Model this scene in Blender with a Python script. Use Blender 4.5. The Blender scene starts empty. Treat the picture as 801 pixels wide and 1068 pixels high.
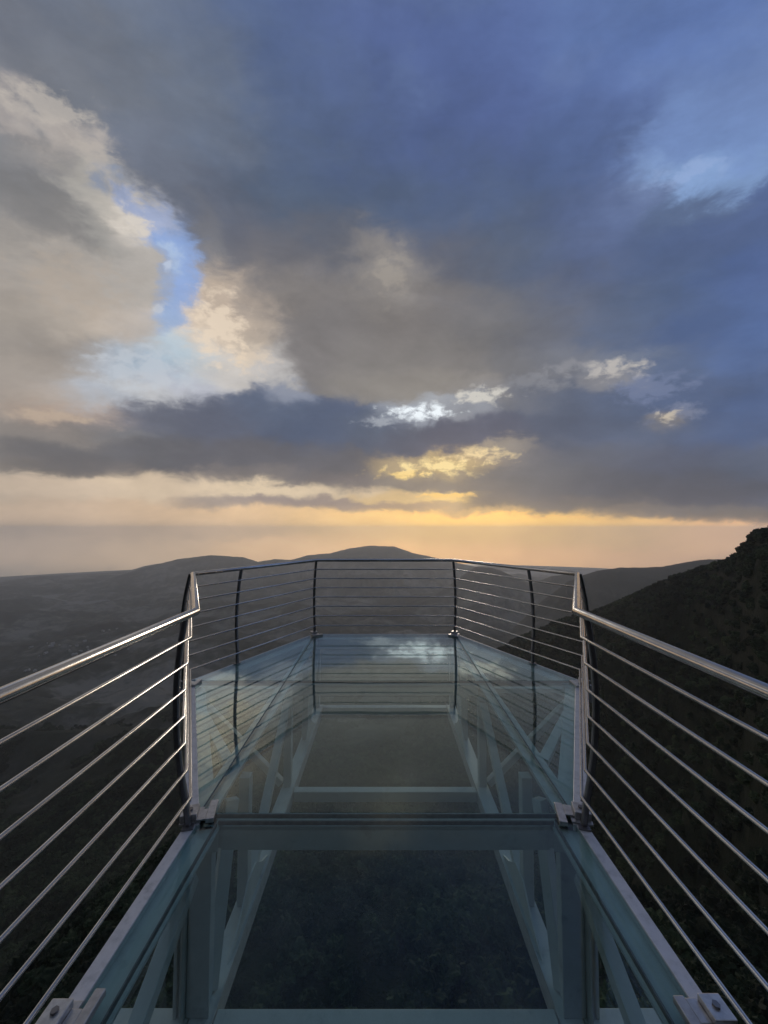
import bpy, bmesh, math, random
import numpy as np
from mathutils import Vector, Matrix, noise as mnoise
S = bpy.context.scene
C = S.collection
R = math.radians
SUN_EL, SUN_AZ = R(6.5), R(10.5)
# ---------------------------------------------------------------- sky
def srgb(c):
    c = c / 255.0
    return c / 12.92 if c <= 0.04045 else ((c + 0.055) / 1.055) ** 2.4

SKY = [  # (x, y, rx, ry, (r, g, b)) cloud masses and clear gaps, as directions read off the photograph
 # top
 (20,10,90,60,(112,118,132)),(140,20,90,60,(106,114,136)),(270,20,90,70,(88,103,142)),(400,20,90,70,(86,100,150)),
 (530,15,80,60,(88,104,156)),(640,15,70,60,(92,112,164)),(760,10,80,50,(92,114,172)),
 (70,70,80,40,(120,124,132)),(200,100,70,60,(104,111,130)),(320,110,70,60,(86,99,132)),(430,110,80,70,(82,96,142)),
 (540,100,60,60,(86,100,150)),(640,90,50,50,(88,104,154)),(730,80,70,45,(108,128,178)),(800,90,50,50,(112,132,184)),
 (415,72,22,26,(100,116,158)),(605,45,26,26,(104,120,166)),
 # upper left light rim and grey belly
 (8,96,26,14,(170,162,158)),(50,118,34,14,(176,168,162)),(90,146,24,18,(172,164,158)),(118,200,22,26,(166,162,156)),
 (140,232,20,20,(196,188,178)),(60,160,34,14,(138,136,136)),(15,150,30,20,(128,128,130)),(22,200,50,26,(118,117,117)),(66,236,36,18,(124,122,121)),
 (20,255,40,20,(146,141,136)),(60,285,50,26,(170,162,154)),(120,280,26,24,(166,161,156)),(100,245,14,14,(150,148,144)),
 (20,320,50,24,(154,146,138)),(70,325,34,20,(174,164,154)),(115,335,34,20,(188,177,164)),
 (20,360,50,18,(142,135,129)),(60,388,40,14,(160,151,143)),(15,410,44,18,(150,141,134)),(75,362,30,12,(150,143,137)),(60,415,40,9,(176,164,152)),
 (65,432,45,9,(178,160,146)),(40,448,60,8,(138,131,127)),
 # blue gap
 (130,190,8,10,(124,138,172)),(155,228,8,16,(130,150,200)),(174,262,14,22,(134,156,206)),(188,300,14,26,(142,162,210)),(182,332,14,14,(152,170,208)),(165,290,9,14,(150,158,184)),
 (174,276,7,7,(182,194,214)),
 # big dark mass
 (180,165,40,36,(104,110,124)),(240,210,50,46,(100,105,120)),(215,245,16,40,(124,124,128)),(320,190,70,50,(84,95,118)),(420,190,70,50,(82,94,122)),
 (520,180,60,50,(82,95,128)),(590,150,40,50,(82,98,142)),(280,260,40,34,(116,114,118)),(340,260,60,40,(98,101,112)),
 (400,265,26,20,(150,144,139)),(412,292,40,26,(156,150,144)),(380,310,30,20,(146,140,135)),(470,270,50,40,(102,105,118)),(540,260,50,40,(88,98,122)),(600,250,50,50,(86,97,134)),
 (640,230,30,34,(96,110,152)),(600,300,60,30,(94,100,122)),
 (300,310,44,26,(138,132,128)),(350,330,50,26,(120,117,118)),(430,335,60,26,(124,119,117)),(500,340,50,30,(116,116,120)),(560,330,40,30,(108,111,122)),
 (320,370,40,20,(130,126,126)),(390,375,50,22,(134,130,128)),(460,370,46,18,(132,128,126)),(420,398,50,12,(142,137,132)),
 # cream cumulus
 (222,305,15,22,(196,180,162)),(225,345,20,26,(218,202,182)),(255,360,22,22,(206,192,174)),(240,325,22,20,(190,174,158)),(265,335,20,26,(172,160,150)),(275,382,18,14,(198,196,196)),
 (236,385,20,14,(206,202,198)),
 # pale window
 (140,345,24,20,(178,172,168)),(110,378,26,14,(172,176,184)),(150,378,34,18,(166,180,202)),(190,372,26,18,(176,186,200)),(95,412,30,12,(172,180,192)),(150,408,30,10,(186,186,188)),(195,402,30,10,(178,180,190)),
 # upper right opening and clouds
 (700,150,34,30,(116,138,190)),(715,185,34,15,(142,168,216)),(690,172,16,14,(140,164,212)),(770,150,44,30,(122,146,200)),(755,195,26,10,(128,152,196)),(795,170,24,16,(126,150,196)),
 (665,205,20,20,(112,126,166)),(705,222,36,14,(92,106,140)),(790,215,36,22,(84,100,146)),(760,245,60,26,(80,94,134)),(690,262,50,26,(84,98,136)),
 (790,285,50,26,(80,98,148)),(710,300,50,26,(82,96,130)),(650,330,44,26,(92,102,130)),(740,340,60,22,(80,96,138)),(800,335,40,24,(88,110,164)),
 # broken middle right
 (645,385,20,11,(142,142,148)),(625,392,12,8,(138,138,144)),(655,370,30,10,(120,126,146)),(600,372,40,14,(116,120,132)),
 (790,365,40,14,(88,106,152)),(700,375,36,12,(90,102,134)),(696,435,14,8,(146,138,130)),
 (560,385,34,18,(122,122,126)),(540,415,30,14,(116,118,126)),(515,410,16,8,(150,146,144)),(500,400,18,7,(144,140,138)),
 (425,432,22,8,(160,166,178)),(462,420,24,8,(162,166,174)),(485,426,18,9,(140,144,154)),
 # dark band
 (120,446,30,7,(124,124,128)),(165,438,34,11,(104,107,120)),(225,440,44,16,(96,100,116)),(285,432,36,14,(94,102,126)),(330,445,40,20,(84,93,120)),
 (300,415,16,8,(150,156,172)),(390,448,34,12,(90,98,120)),(160,465,34,10,(108,107,112)),(240,472,50,12,(100,99,106)),(330,480,44,12,(102,101,108)),(440,455,40,10,(88,92,110)),
 (500,452,34,10,(90,94,112)),(35,470,60,12,(106,104,107)),(95,482,40,7,(112,108,110)),(40,486,60,5,(108,104,104)),(270,495,44,7,(122,116,116)),(360,500,30,8,(118,112,114)),
 (580,415,40,18,(92,99,122)),(600,442,50,14,(82,88,110)),(650,420,34,16,(90,99,126)),(720,410,60,14,(86,98,132)),(790,410,44,20,(80,96,138)),(780,450,60,18,(80,94,132)),(660,450,60,14,(90,98,124)),
 # golden breaks
 (425,484,26,7,(176,158,128)),(465,487,24,10,(196,172,124)),(500,478,26,8,(178,158,128)),(528,468,22,5,(150,142,134)),(480,494,10,4,(140,130,122)),
 (430,498,30,4,(136,128,122)),(450,505,60,5,(126,120,118)),(420,514,34,4,(214,186,140)),(468,517,20,4,(248,210,136)),(550,500,60,16,(106,107,114)),(540,478,30,8,(122,120,124)),
 (620,475,60,12,(100,104,118)),(710,480,60,16,(92,97,116)),(790,485,44,16,(86,92,114)),(640,505,60,14,(92,94,106)),(740,512,70,12,(90,91,103)),(520,520,34,8,(116,112,114)),(600,524,50,6,(112,108,110)),
 (690,534,60,5,(122,116,116)),(790,538,50,6,(112,106,110)),(505,532,30,3,(190,164,130)),
 # thin cloud band
 (225,524,28,5,(168,154,146)),(290,522,36,5,(160,146,142)),(350,526,30,5,(156,142,138)),(420,528,40,4,(168,148,132)),(470,524,20,3,(190,166,134)),
 # afterglow
 (40,505,70,9,(204,186,166)),(150,505,60,10,(222,202,176)),(300,510,50,5,(230,210,180)),(390,508,16,4,(236,212,176)),
 (40,540,80,14,(192,172,152)),(150,545,70,14,(210,184,156)),(260,545,70,12,(226,194,156)),(370,548,60,12,(238,198,144)),(470,548,60,12,(252,206,128)),(560,552,60,12,(244,198,126)),
 (650,558,60,12,(230,188,134)),(760,562,60,12,(220,182,142)),(860,562,60,14,(205,172,140)),
 (30,575,80,12,(164,152,142)),(150,580,80,12,(178,162,144)),(300,580,70,12,(204,176,142)),(430,580,70,12,(232,190,132)),(560,585,70,12,(220,178,128)),(700,590,80,14,(206,170,132)),
 # outside the frame
 (0,630,120,30,(128,124,120)),(200,630,100,30,(140,132,122)),(420,630,110,30,(200,166,124)),(620,630,90,30,(170,146,122)),(800,640,110,40,(120,112,106)),
 (-160,60,160,150,(128,130,138)),(-150,330,130,110,(168,160,152)),(-160,500,150,40,(176,164,150)),(980,60,160,120,(112,130,176)),(980,300,150,120,(104,116,152)),(980,470,140,50,(110,114,138)),
 (300,-160,300,110,(92,104,136)),(650,-170,250,120,(98,116,162)),(-100,-160,180,120,(118,124,138)),(1000,-200,200,180,(110,128,176)),
 (300,-700,700,380,(110,120,148)),(-700,100,420,500,(150,150,152)),(1500,100,420,500,(130,142,172)),
]
LACE = [  # bright broken cloud edges and gaps, torn by fine turbulence
 (455,487,48,10,(250,224,162),1.0),(505,475,36,9,(244,218,168),.9),(425,494,30,5,(250,215,140),.8),(462,516,34,3.5,(252,208,130),1.0),(438,430,46,9,(244,252,258),1.0),(500,412,34,10,(212,208,200),.9),(560,398,44,13,(142,144,152),.5),(600,385,40,10,(150,150,156),.5),(400,440,30,6,(170,176,186),.7),
 (646,384,34,14,(198,192,186),.75),(680,405,50,18,(120,132,164),.6),(705,432,40,12,(128,136,160),.6),(696,435,15,8,(224,206,172),.8),
 (228,342,34,44,(236,218,196),.8),(262,372,26,20,(226,208,186),.6),(50,112,56,24,(192,184,176),.7),(100,160,26,24,(188,180,172),.6),(140,234,22,18,(218,210,200),.9),
 (150,385,66,28,(200,206,214),.6),(170,322,14,8,(210,212,214),.5),(176,276,7,7,(190,202,222),.9),(408,284,26,30,(170,162,152),.5),(715,182,44,14,(156,178,220),.5),
 (80,300,70,40,(182,168,154),.4),(60,434,60,8,(196,176,156),.6),
]
PITCH = math.radians(2.72)
def sky_dir(x, y):
    a, b, c = (x - 401.0), 400.0, (534.0 - y)
    v = Vector((a, b * math.cos(PITCH) - c * math.sin(PITCH), b * math.sin(PITCH) + c * math.cos(PITCH)))
    return v.normalized()
def stereo(v):
    return (2 * v.x / (1 + v.y), 2 * v.z / (1 + v.y))

def build_world():
    w = bpy.data.worlds.new('World'); S.world = w; w.use_nodes = True
    nt = w.node_tree; nt.nodes.clear(); L = nt.links
    def N(t, **k):
        n = nt.nodes.new(t)
        for a, v in k.items(): setattr(n, a, v)
        return n
    def vm(op, a, b=None, c=None):
        n = N('ShaderNodeVectorMath', operation=op)
        for i, s in enumerate((a, b, c)):
            if s is None: continue
            if hasattr(s, 'links'): L.new(s, n.inputs[i])
            elif op == 'SCALE' and i == 1: n.inputs['Scale'].default_value = s
            else: n.inputs[i].default_value = s
        return n
    def mm(op, a, b=None, c=None, clamp=False):
        n = N('ShaderNodeMath', operation=op, use_clamp=clamp)
        for i, s in enumerate((a, b, c)):
            if s is None: continue
            if hasattr(s, 'links'): L.new(s, n.inputs[i])
            else: n.inputs[i].default_value = s
        return n.outputs[0]
    tc = N('ShaderNodeTexCoord').outputs['Generated']
    sep = N('ShaderNodeSeparateXYZ'); L.new(tc, sep.inputs[0])
    den = mm('MAXIMUM', mm('ADD', sep.outputs[1], 1.0), 0.08)
    qx = mm('DIVIDE', mm('MULTIPLY', sep.outputs[0], 2.0), den)
    qz = mm('DIVIDE', mm('MULTIPLY', sep.outputs[2], 2.0), den)
    q = N('ShaderNodeCombineXYZ'); L.new(qx, q.inputs[0]); L.new(qz, q.inputs[1])
    # turbulence: large billows, then fine wisps; flattened near the horizon as cloud layers are
    elev = mm('MAXIMUM', sep.outputs[2], 0.0)
    def noise(scale, detail, rough, sx, sy, off, dist=0.0):
        m = vm('MULTIPLY_ADD', q.outputs[0], (sx, sy, 0), (off, off * 1.7, off))
        n = N('ShaderNodeTexNoise', noise_dimensions='3D'); L.new(m.outputs[0], n.inputs['Vector'])
        n.inputs['Scale'].default_value = scale; n.inputs['Detail'].default_value = detail
        n.inputs['Roughness'].default_value = rough; n.inputs['Distortion'].default_value = dist
        return n
    n1 = noise(3.2, 3.0, 0.55, 1.0, 1.5, 3.1)
    n2 = noise(11.0, 6.0, 0.62, 1.0, 1.7, 7.7, 0.3)
    w1 = vm('SUBTRACT', n1.outputs['Color'], (0.5, 0.5, 0.5)); w2 = vm('SUBTRACT', n2.outputs['Color'], (0.5, 0.5, 0.5))
    amp1 = mm('MULTIPLY_ADD', elev, 0.30, 0.035)
    amp2 = mm('MULTIPLY_ADD', elev, 0.15, 0.075)
    a1 = N('ShaderNodeVectorMath', operation='SCALE'); L.new(w1.outputs[0], a1.inputs[0]); L.new(amp1, a1.inputs['Scale'])
    a2 = N('ShaderNodeVectorMath', operation='SCALE'); L.new(w2.outputs[0], a2.inputs[0]); L.new(amp2, a2.inputs['Scale'])
    ww = vm('MULTIPLY', vm('ADD', a1.outputs[0], a2.outputs[0]).outputs[0], (1.0, 0.75, 0.0))
    p = vm('ADD', q.outputs[0], ww.outputs[0]).outputs[0]
    K = math.exp(-0.95); BG = 1e-4
    # one cloud mass = one node group; the sky is split into fields so that each direction only weighs the masses near it
    bg = bpy.data.node_groups.new('cloud_mass', 'ShaderNodeTree'); it = bg.interface
    for nm in ('P', 'S', 'O', 'Col', 'AccC'): it.new_socket(nm, in_out='INPUT', socket_type='NodeSocketVector')
    it.new_socket('AccW', in_out='INPUT', socket_type='NodeSocketFloat')
    it.new_socket('AccC', in_out='OUTPUT', socket_type='NodeSocketVector'); it.new_socket('AccW', in_out='OUTPUT', socket_type='NodeSocketFloat')
    gi, go = bg.nodes.new('NodeGroupInput'), bg.nodes.new('NodeGroupOutput'); gl = bg.links.new
    g1 = bg.nodes.new('ShaderNodeVectorMath'); g1.operation = 'MULTIPLY_ADD'
    g2 = bg.nodes.new('ShaderNodeVectorMath'); g2.operation = 'DOT_PRODUCT'
    g3 = bg.nodes.new('ShaderNodeMath'); g3.operation = 'POWER'; g3.inputs[0].default_value = K
    g4 = bg.nodes.new('ShaderNodeVectorMath'); g4.operation = 'SCALE'
    g5 = bg.nodes.new('ShaderNodeVectorMath'); g5.operation = 'ADD'
    g6 = bg.nodes.new('ShaderNodeMath'); g6.operation = 'ADD'
    for k in range(3): gl(gi.outputs[k], g1.inputs[k])
    gl(g1.outputs[0], g2.inputs[0]); gl(g1.outputs[0], g2.inputs[1]); gl(g2.outputs['Value'], g3.inputs[1])
    gl(gi.outputs[3], g4.inputs[0]); gl(g3.outputs[0], g4.inputs['Scale']); gl(gi.outputs[4], g5.inputs[0]); gl(g4.outputs[0], g5.inputs[1])
    gl(gi.outputs[5], g6.inputs[0]); gl(g3.outputs[0], g6.inputs[1]); gl(g5.outputs[0], go.inputs[0]); gl(g6.outputs[0], go.inputs[1])
    n3 = noise(7.0, 7.0, 0.6, 1.0, 1.6, 1.3, 0.4)
    n4 = noise(26.0, 5.0, 0.65, 1.0, 1.9, 5.3, 0.5)
    n5 = noise(3.4, 4.0, 0.55, 1.0, 1.9, 9.1, 0.8)
    rel = mm('MULTIPLY_ADD', mm('SUBTRACT', n3.outputs['Fac'], 0.5), 0.40, mm('MULTIPLY_ADD', mm('SUBTRACT', n4.outputs['Fac'], 0.5), 0.15, mm('MULTIPLY_ADD', mm('SUBTRACT', n5.outputs['Fac'], 0.5), 0.42, 1.0)))
    sp = N('ShaderNodeSeparateXYZ'); L.new(p, sp.inputs[0])
    blobs = []
    for (x, y, rx, ry, col) in SKY:
        if x < 215 and 80 < y < 435 and col[0] >= col[2] - 30: col = tuple(c * 1.055 for c in col)
        if y >= 535 and col[0] > col[2] + 20: col = tuple(c * k_ for c, k_ in zip(col, (1.04, 1.04, 1.04)))
        if 535 <= y < 560 and 330 < x < 900: col = (col[0] * 1.05, col[1] * 1.05, col[2] * .99)
        if y >= 560: col = tuple(c * (1.12 if x < 340 else 1.06) for c in col)
        if y >= 560 and x < 900: col = tuple(c * k_ for c, k_ in zip(col, (1.20, 1.15, 1.07) if y < 620 else (1.14, 1.1, 1.05)))
        cx, cy = stereo(sky_dir(x, y))
        ex = abs(stereo(sky_dir(x + rx * 0.5, y))[0] - stereo(sky_dir(x - rx * 0.5, y))[0])
        ey = abs(stereo(sky_dir(x, y - ry * 0.5))[1] - stereo(sky_dir(x, y + ry * 0.5))[1])
        blobs.append((cx, cy, ex, ey, tuple(srgb(c) * k_ for c, k_ in zip(col, (1.04, 1.09, 1.04) if col[2] > col[0] + 24 else (1.0, 1.0, 1.0) if col[2] > col[0] - 24 else (1.0, .98, .98)))))
    nl = noise(27.0, 7.0, 0.6, 1.0, 1.55, 11.3, 0.2)
    torn = mm('MULTIPLY', mm('SUBTRACT', nl.outputs['Fac'], 0.5), 5.2)
    pf = vm('MULTIPLY_ADD', w2.outputs[0], (.05, .035, 0), q.outputs[0]).outputs[0]
    laces = []
    for (x, y, rx, ry, col, st) in LACE:
        cx, cy = stereo(sky_dir(x, y))
        ex = abs(stereo(sky_dir(x + rx * 0.5, y))[0] - stereo(sky_dir(x - rx * 0.5, y))[0])
        ey = abs(stereo(sky_dir(x, y - ry * 0.5))[1] - stereo(sky_dir(x, y + ry * 0.5))[1])
        d = vm('MULTIPLY_ADD', pf, (1 / ex, 1 / ey, 0), (-cx / ex, -cy / ey, 0)).outputs[0]
        dd = N('ShaderNodeVectorMath', operation='DOT_PRODUCT'); L.new(d, dd.inputs[0]); L.new(d, dd.inputs[1])
        wt = mm('POWER', math.exp(-0.7), dd.outputs['Value'])
        a = mm('MULTIPLY', mm('MULTIPLY', mm('ADD', mm('MULTIPLY_ADD', wt, 1.9, -1.0), torn), mm('MULTIPLY', wt, 1.4), clamp=True), st)
        laces.append((a, tuple(srgb(c) for c in col)))
    lc, lt = None, None
    for a, col in laces:
        sc_ = N('ShaderNodeVectorMath', operation='SCALE'); sc_.inputs[0].default_value = col; L.new(a, sc_.inputs['Scale'])
        lc = vm('ADD', lc, sc_.outputs[0]).outputs[0] if lc else sc_.outputs[0]
        lt = mm('ADD', lt, a) if lt else a
    keep = mm('SUBTRACT', 1.0, lt, clamp=True)
    over = mm('DIVIDE', 1.0, mm('MAXIMUM', lt, 1.0))
    lcs = N('ShaderNodeVectorMath', operation='SCALE'); L.new(lc, lcs.inputs[0]); L.new(over, lcs.inputs['Scale'])
    def near(bl, rc):
        dx = max(rc[0] - bl[0], 0, bl[0] - rc[2]) / bl[2]; dy = max(rc[1] - bl[1], 0, bl[1] - rc[3]) / bl[3]
        return dx * dx + dy * dy < 10.5
    leaves = []
    def field(rc, bs, depth):
        bs = [b_ for b_ in bs if near(b_, rc)]
        if depth == 0 or len(bs) < 14:
            c, wgt = None, None
            base = tuple(BG * srgb(v) for v in (96, 102, 120))
            pl = vm('ADD', p, (1e-5 * (len(leaves) + 1), 0, 0)).outputs[0]      # own copy per field, so Cycles evaluates only one field
            for (cx, cy, ex, ey, col) in bs:
                gn = N('ShaderNodeGroup'); gn.node_tree = bg; L.new(pl, gn.inputs[0])
                gn.inputs[1].default_value = (1 / ex, 1 / ey, 0); gn.inputs[2].default_value = (-cx / ex, -cy / ey, 0); gn.inputs[3].default_value = col
                if c: L.new(c, gn.inputs[4]); L.new(wgt, gn.inputs[5])
                else: gn.inputs[4].default_value = base; gn.inputs[5].default_value = BG
                c, wgt = gn.outputs[0], gn.outputs[1]
            bk = N('ShaderNodeBackground')
            if c is None: bk.inputs[0].default_value = tuple(srgb(v) for v in (96, 102, 120)) + (1,)
            else:
                q_ = N('ShaderNodeVectorMath', operation='SCALE'); L.new(c, q_.inputs[0]); L.new(mm('DIVIDE', mm('MULTIPLY', rel, keep), wgt), q_.inputs['Scale'])
                L.new(vm('ADD', q_.outputs[0], lcs.outputs[0]).outputs[0], bk.inputs[0])
            leaves.append(len(bs)); return bk.outputs[0]
        inside = [b_ for b_ in bs if rc[0] <= b_[0] <= rc[2] and rc[1] <= b_[1] <= rc[3]] or bs
        best = None
        for ax in (0, 1):
            for b_ in inside[::max(1, len(inside) // 12)]:
                c_ = b_[ax] + 1e-4
                if not rc[ax] < c_ < rc[ax + 2]: continue
                lo = list(rc); hi = list(rc); lo[ax + 2] = c_; hi[ax] = c_
                sc_ = max(sum(near(q_, lo) for q_ in bs), sum(near(q_, hi) for q_ in bs))
                if best is None or sc_ < best[0]: best = (sc_, ax, c_, lo, hi)
        if best is None or best[0] > len(bs) - 3: return field(rc, bs, 0)
        _, ax, c_, lo, hi = best
        mx_ = N('ShaderNodeMixShader'); L.new(mm('GREATER_THAN', sp.outputs[ax], c_), mx_.inputs[0])
        L.new(field(lo, bs, depth - 1), mx_.inputs[1]); L.new(field(hi, bs, depth - 1), mx_.inputs[2])
        return mx_.outputs[0]
    clouds = field([-60, -60, 60, 60], blobs, 4)
    # the clear twilight sky behind the clouds
    sky = N('ShaderNodeTexSky', sky_type='NISHITA', sun_disc=False, sun_elevation=SUN_EL, sun_rotation=SUN_AZ, altitude=900, dust_density=2.0)
    b1 = N('ShaderNodeBackground'); L.new(sky.outputs[0], b1.inputs[0]); b1.inputs[1].default_value = 0.05
    mx = N('ShaderNodeMixShader'); mx.inputs[0].default_value = 0.95
    L.new(b1.outputs[0], mx.inputs[1]); L.new(clouds, mx.inputs[2])
    out = N('ShaderNodeOutputWorld'); L.new(mx.outputs[0], out.inputs[0])
    print('sky fields', leaves)
    w.cycles.sampling_method = 'MANUAL'; w.cycles.sample_map_resolution = 512
# ---------------------------------------------------------------- camera and render
def build_camera():
    cd = bpy.data.cameras.new('camera'); cam = bpy.data.objects.new('camera', cd); C.objects.link(cam)
    cd.sensor_fit = 'VERTICAL'; cd.sensor_height = 36.0; cd.lens = 36.0 * 400 / 1068
    cam.location = (-.012, 0, 1.7); cam.rotation_euler = (math.pi / 2 + PITCH, 0, 0)
    cd.clip_start = 0.02; cd.clip_end = 250000
    S.camera = cam
    S.view_settings.view_transform = 'Standard'; S.view_settings.look = 'None'
    S.view_settings.exposure = 0; S.view_settings.gamma = 1
    S.cycles.use_denoising = True
    S.cycles.max_bounces = 8; S.cycles.transparent_max_bounces = 16
    S.cycles.diffuse_bounces = 2; S.cycles.glossy_bounces = 4; S.cycles.volume_bounces = 3
    S.cycles.use_adaptive_sampling = True; S.cycles.adaptive_threshold = 0.02
    S.cycles.sample_clamp_indirect = 6
# ---------------------------------------------------------------- materials
def new_mat(name):
    m = bpy.data.materials.new(name); m.use_nodes = True
    nt = m.node_tree; b = nt.nodes['Principled BSDF']
    return m, nt, b
def nz(nt, scale, detail=5, rough=0.6, coord='Object', stretch=None):
    tc = nt.nodes.new('ShaderNodeTexCoord'); n = nt.nodes.new('ShaderNodeTexNoise')
    n.inputs['Scale'].default_value = scale; n.inputs['Detail'].default_value = detail; n.inputs['Roughness'].default_value = rough
    if stretch:
        mp = nt.nodes.new('ShaderNodeMapping'); mp.inputs['Scale'].default_value = stretch
        nt.links.new(tc.outputs[coord], mp.inputs[0]); nt.links.new(mp.outputs[0], n.inputs['Vector'])
    else: nt.links.new(tc.outputs[coord], n.inputs['Vector'])
    return n.outputs['Fac']
def ramp(nt, src, stops):
    r = nt.nodes.new('ShaderNodeValToRGB'); nt.links.new(src, r.inputs[0]); e = r.color_ramp.elements
    while len(e) < len(stops): e.new(0.5)
    for k, (p, c) in enumerate(stops):
        e[k].position = p; e[k].color = (*c, 1) if len(c) == 3 else c
    return r.outputs[0]
def g(v): return (v, v, v)
def bump(nt, b, src, strength, dist):
    n = nt.nodes.new('ShaderNodeBump'); n.inputs['Strength'].default_value = strength; n.inputs['Distance'].default_value = dist
    nt.links.new(src, n.inputs['Height']); nt.links.new(n.outputs[0], b.inputs['Normal'])
M = {}
def make_materials():
    L = lambda nt, a, b_: nt.links.new(a, b_)
    m, nt, b = new_mat('stainless_steel'); M['rail'] = m
    L(nt, ramp(nt, nz(nt, 9, 5), [(0.3, (.48, .478, .48)), (0.7, (.62, .617, .61))]), b.inputs['Base Color'])
    b.inputs['Metallic'].default_value = 1
    L(nt, ramp(nt, nz(nt, 4, 4), [(0.3, g(.13)), (0.75, g(.24))]), b.inputs['Roughness'])
    m, nt, b = new_mat('post_steel'); M['post'] = m
    L(nt, ramp(nt, nz(nt, 7, 5), [(0.3, (.17, .16, .16)), (0.7, (.26, .25, .25))]), b.inputs['Base Color'])
    b.inputs['Metallic'].default_value = .9; b.inputs['Roughness'].default_value = .36
    m, nt, b = new_mat('kerb_steel'); M['kerb'] = m
    L(nt, ramp(nt, nz(nt, 14, 8, .7), [(0.28, (.42, .42, .43)), (0.5, (.62, .615, .63)), (0.75, (.70, .69, .71))]), b.inputs['Base Color'])
    b.inputs['Metallic'].default_value = .35
    L(nt, ramp(nt, nz(nt, 60, 3), [(0.3, g(.35)), (0.7, g(.6))]), b.inputs['Roughness'])
    bump(nt, b, nz(nt, 160, 3), .25, .002)
    m, nt, b = new_mat('truss_paint'); M['truss'] = m
    L(nt, ramp(nt, nz(nt, 5, 8, .7), [(0.22, (.30, .31, .31)), (0.42, (.54, .56, .57)), (0.8, (.64, .66, .67))]), b.inputs['Base Color'])
    b.inputs['Roughness'].default_value = .5
    bump(nt, b, nz(nt, 60, 4), .2, .002)
    m, nt, b = new_mat('clamp_steel'); M['clamp'] = m
    L(nt, ramp(nt, nz(nt, 30, 5), [(0.3, (.40, .39, .38)), (0.7, (.62, .61, .60))]), b.inputs['Base Color'])
    b.inputs['Metallic'].default_value = .85; b.inputs['Roughness'].default_value = .38
    bump(nt, b, nz(nt, 90, 3), .3, .002)
    m, nt, b = new_mat('sealant'); M['gasket'] = m
    L(nt, ramp(nt, nz(nt, 30, 4), [(0.3, (.07, .085, .088)), (0.7, (.15, .17, .172))]), b.inputs['Base Color'])
    b.inputs['Roughness'].default_value = .6
    m, nt, b = new_mat('concrete'); M['concrete'] = m
    L(nt, ramp(nt, nz(nt, 3, 8, .65), [(0.3, g(.2)), (0.7, g(.34))]), b.inputs['Base Color']); b.inputs['Roughness'].default_value = .85
    m, nt, b = new_mat('white_render'); M['house'] = m
    L(nt, ramp(nt, nz(nt, .3, 4), [(0.3, (.26, .25, .24)), (0.7, (.42, .41, .39))]), b.inputs['Base Color']); b.inputs['Roughness'].default_value = .8

    # laminated floor glass: two faces, each part mirror, part tinted see-through, a little dust
    m = bpy.data.materials.new('floor_glass'); m.use_nodes = True; M['glass'] = m
    nt = m.node_tree; nt.nodes.clear(); n = nt.nodes.new
    geo = n('ShaderNodeNewGeometry'); dot = n('ShaderNodeVectorMath'); dot.operation = 'DOT_PRODUCT'
    L(nt, geo.outputs['Normal'], dot.inputs[0]); L(nt, geo.outputs['Incoming'], dot.inputs[1])
    def mth(op, a, b_=None):
        k = n('ShaderNodeMath'); k.operation = op
        for i, s in enumerate((a, b_)):
            if s is None: continue
            if hasattr(s, 'links'): L(nt, s, k.inputs[i])
            else: k.inputs[i].default_value = s
        return k.outputs[0]
    c = mth('ABSOLUTE', dot.outputs['Value'])
    f = mth('ADD', mth('MULTIPLY', mth('POWER', mth('SUBTRACT', 1.0, c), 3.0), .97), .002)
    tr = n('ShaderNodeBsdfTransparent'); tr.inputs[0].default_value = (.82, .92, .90, 1)
    gl = n('ShaderNodeBsdfGlossy'); gl.inputs['Color'].default_value = (.93, .98, .97, 1); gl.distribution = 'GGX'
    L(nt, ramp(nt, nz(nt, 6, 4), [(0.35, g(.004)), (0.75, g(.03))]), gl.inputs['Roughness'])
    wob = n('ShaderNodeBump'); wob.inputs['Strength'].default_value = .05; wob.inputs['Distance'].default_value = .01
    L(nt, nz(nt, 2.2, 2), wob.inputs['Height']); L(nt, wob.outputs[0], gl.inputs['Normal'])
    mx = n('ShaderNodeMixShader'); L(nt, f, mx.inputs[0]); L(nt, tr.outputs[0], mx.inputs[1]); L(nt, gl.outputs[0], mx.inputs[2])
    df = n('ShaderNodeBsdfDiffuse'); df.inputs[0].default_value = (.42, .43, .40, 1)
    dust = mth('ADD', mth('MULTIPLY', ramp(nt, nz(nt, 3.5, 9, .75, stretch=(1, .6, 1)), [(0.45, g(0)), (0.8, g(1))]), .07), .003)
    streak = ramp(nt, nz(nt, 26, 7, .8, stretch=(3.5, .35, 1)), [(0.60, g(0)), (0.68, g(1)), (0.72, g(.2))])
    spots = ramp(nt, nz(nt, 95, 2, .5), [(0.70, g(0)), (0.74, g(1))])
    dust = mth('ADD', dust, mth('MULTIPLY', mth('ADD', mth('MULTIPLY', streak, .5), spots), .03))
    mx2 = n('ShaderNodeMixShader'); L(nt, dust, mx2.inputs[0]); L(nt, mx.outputs[0], mx2.inputs[1]); L(nt, df.outputs[0], mx2.inputs[2])
    o = n('ShaderNodeOutputMaterial'); L(nt, mx2.outputs[0], o.inputs[0])

    m, nt, b = new_mat('mountain_ground'); M['ground'] = m
    a1 = nz(nt, .0035, 9, .62); a2 = nz(nt, .05, 6, .6)
    mixn = nt.nodes.new('ShaderNodeMath'); mixn.operation = 'MULTIPLY_ADD'; L(nt, a2, mixn.inputs[0]); mixn.inputs[1].default_value = .4; L(nt, a1, mixn.inputs[2])
    wood = ramp(nt, mixn.outputs[0], [(0.48, (.004, .008, .005)), (0.66, (.007, .013, .007)), (0.80, (.014, .021, .012)), (0.92, (.03, .032, .022))])
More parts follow.
